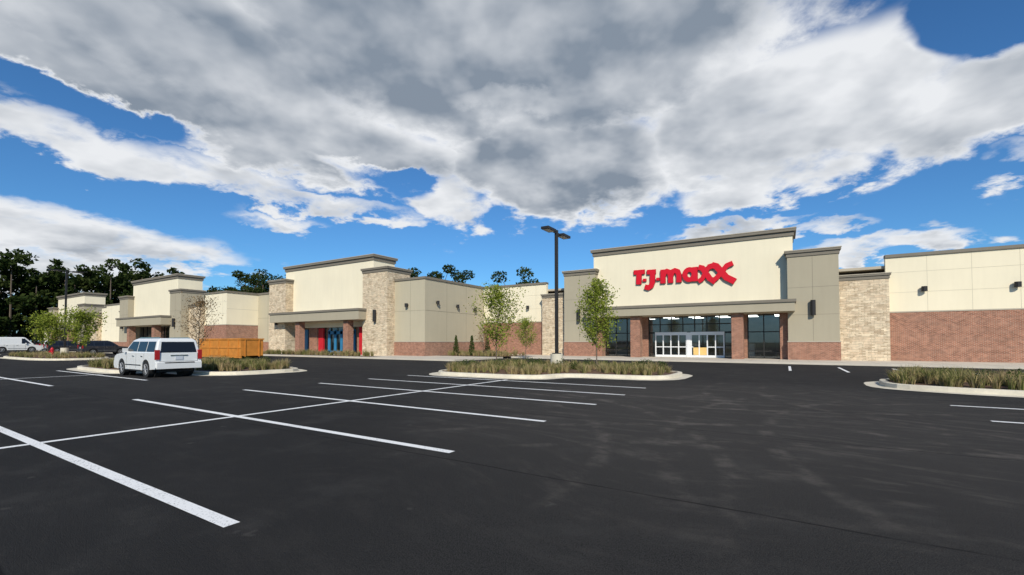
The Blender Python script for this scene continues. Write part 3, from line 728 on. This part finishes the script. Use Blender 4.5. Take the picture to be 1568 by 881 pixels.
def blob(a,e,ra,re,rot,amp):
    dx=math_(nt,'SUBTRACT',azw,a); dy=math_(nt,'SUBTRACT',elw,e); c,s=math.cos(math.radians(rot)),math.sin(math.radians(rot))
    X=math_(nt,'ADD',math_(nt,'MULTIPLY',dx,c/ra),math_(nt,'MULTIPLY',dy,s/ra))
    Y=math_(nt,'ADD',math_(nt,'MULTIPLY',dx,-s/re),math_(nt,'MULTIPLY',dy,c/re))
    r=math_(nt,'ADD',math_(nt,'MULTIPLY',X,X),math_(nt,'MULTIPLY',Y,Y))
    return maprange(nt,r,1.7,.1,0,amp)
def acc(op,L):
    r=L[0]
    for x in L[1:]: r=math_(nt,op,r,x)
    return r
pos=[blob(-2,35,40,13,0,1.4),blob(-38,28.5,22,7.5,-8,1.35),blob(-30,23.4,28,4.8,-4,1.2),blob(6,21.5,17,6.4,-4,1.3),
     blob(31,24,19,7,3,1.1),blob(46,20.5,10,4.2,12,1.0),blob(-46,17.8,11,2.1,-4,.9),blob(-45,9.6,14,2.5,-4,.95),blob(-48,6.3,14,2.4,0,.9),
     blob(-23,16,13,1.4,-2,.76),blob(-34,17.8,10,1.8,-4,.8),blob(-7,17.6,6,3.4,0,.95),blob(31,17.5,10,2.4,6,.9),
     blob(26,12.8,6,.9,4,.72),blob(40,9.6,7,1.5,2,.95),blob(34,12,5,.9,4,.7),blob(49,15.5,3,1.5,0,.6),blob(-12,15.2,9,.9,0,.62),blob(-30,13.6,8,1.2,0,.64)]
neg=[blob(-46,21.8,9,1.2,-8,.9),blob(48.5,28,5.5,4.2,0,1.3),blob(-17,20.0,7,1.2,-14,.7),blob(-40,14,14,1.0,-3,.3)]
B=math_(nt,'SUBTRACT',acc('MAXIMUM',pos),acc('ADD',neg))
D=math_(nt,'ADD',math_(nt,'SUBTRACT',B,.50),math_(nt,'ADD',math_(nt,'MULTIPLY',math_(nt,'SUBTRACT',n1,.5),1.1),math_(nt,'MULTIPLY',math_(nt,'SUBTRACT',n2,.5),1.9)))
cover=maprange(nt,D,-.26,.38)
thick=maprange(nt,math_(nt,'ADD',math_(nt,'SUBTRACT',B,.5),math_(nt,'ADD',math_(nt,'MULTIPLY',math_(nt,'SUBTRACT',n1,.5),1.3),math_(nt,'MULTIPLY',math_(nt,'SUBTRACT',n2,.5),.9))),.12,.74)
bright=acc('MAXIMUM',[blob(38,24,16,8,5,.55),blob(-46,17,12,3,0,.65),blob(-44,11,14,2,0,.6),blob(-7,17.6,6,2.5,0,.65),blob(0,28.5,7,1.4,0,.5),blob(31,29,7,3,0,.4),blob(-40,28,12,3,-5,.2)])
shade=math_(nt,'MULTIPLY',thick,math_(nt,'SUBTRACT',1.0,bright))
shade=math_(nt,'MULTIPLY',shade,maprange(nt,noise(nt,P,1.9,4,.5,.1),.34,.62,1.0,.64))
shade=math_(nt,'ADD',shade,math_(nt,'MULTIPLY',relief,1.7))
shade=math_(nt,'ADD',shade,math_(nt,'MULTIPLY',math_(nt,'SUBTRACT',n2,.5),-.6),clamp=True)
ccol=mixc(nt,shade,(8.3,8.5,8.8),(2.35,2.85,3.55))
haze=maprange(nt,el,6,0,0,.45)
skyc=mixc(nt,haze,tint,(3.2,4.6,6.0))
fin=mixc(nt,cover,skyc,ccol)
bg=N(nt,'ShaderNodeBackground'); nt.links.new(fin,bg.inputs[0]); setin(bg,'Strength',.1)
wo=N(nt,'ShaderNodeOutputWorld'); nt.links.new(bg.outputs[0],wo.inputs[0])
w.cycles.sampling_method='MANUAL'; w.cycles.sample_map_resolution=512

sl=bpy.data.lights.new('sun','SUN'); sl.energy=4.5; sl.angle=math.radians(.6); sl.color=(1,.935,.81)
so=bpy.data.objects.new('sun',sl); COL.objects.link(so); so.rotation_euler=SUN.to_track_quat('Z','Y').to_euler(); so.location=(0,0,50)

# ------------------------------------------------------------------ camera
cd=bpy.data.cameras.new('camera'); cd.sensor_width=36; cd.lens=36*680/1568; cd.clip_end=4000; cd.clip_start=.05
pitch=math.radians(1.5); cd.shift_y=(83.5-680*math.tan(pitch))/1568
co=bpy.data.objects.new('camera',cd); COL.objects.link(co); co.location=(0,0,1.5); co.rotation_euler=(math.pi/2+pitch,0,YAW)
scene.camera=co
scene.view_settings.view_transform='Standard'; scene.view_settings.look='None'; scene.view_settings.exposure=0
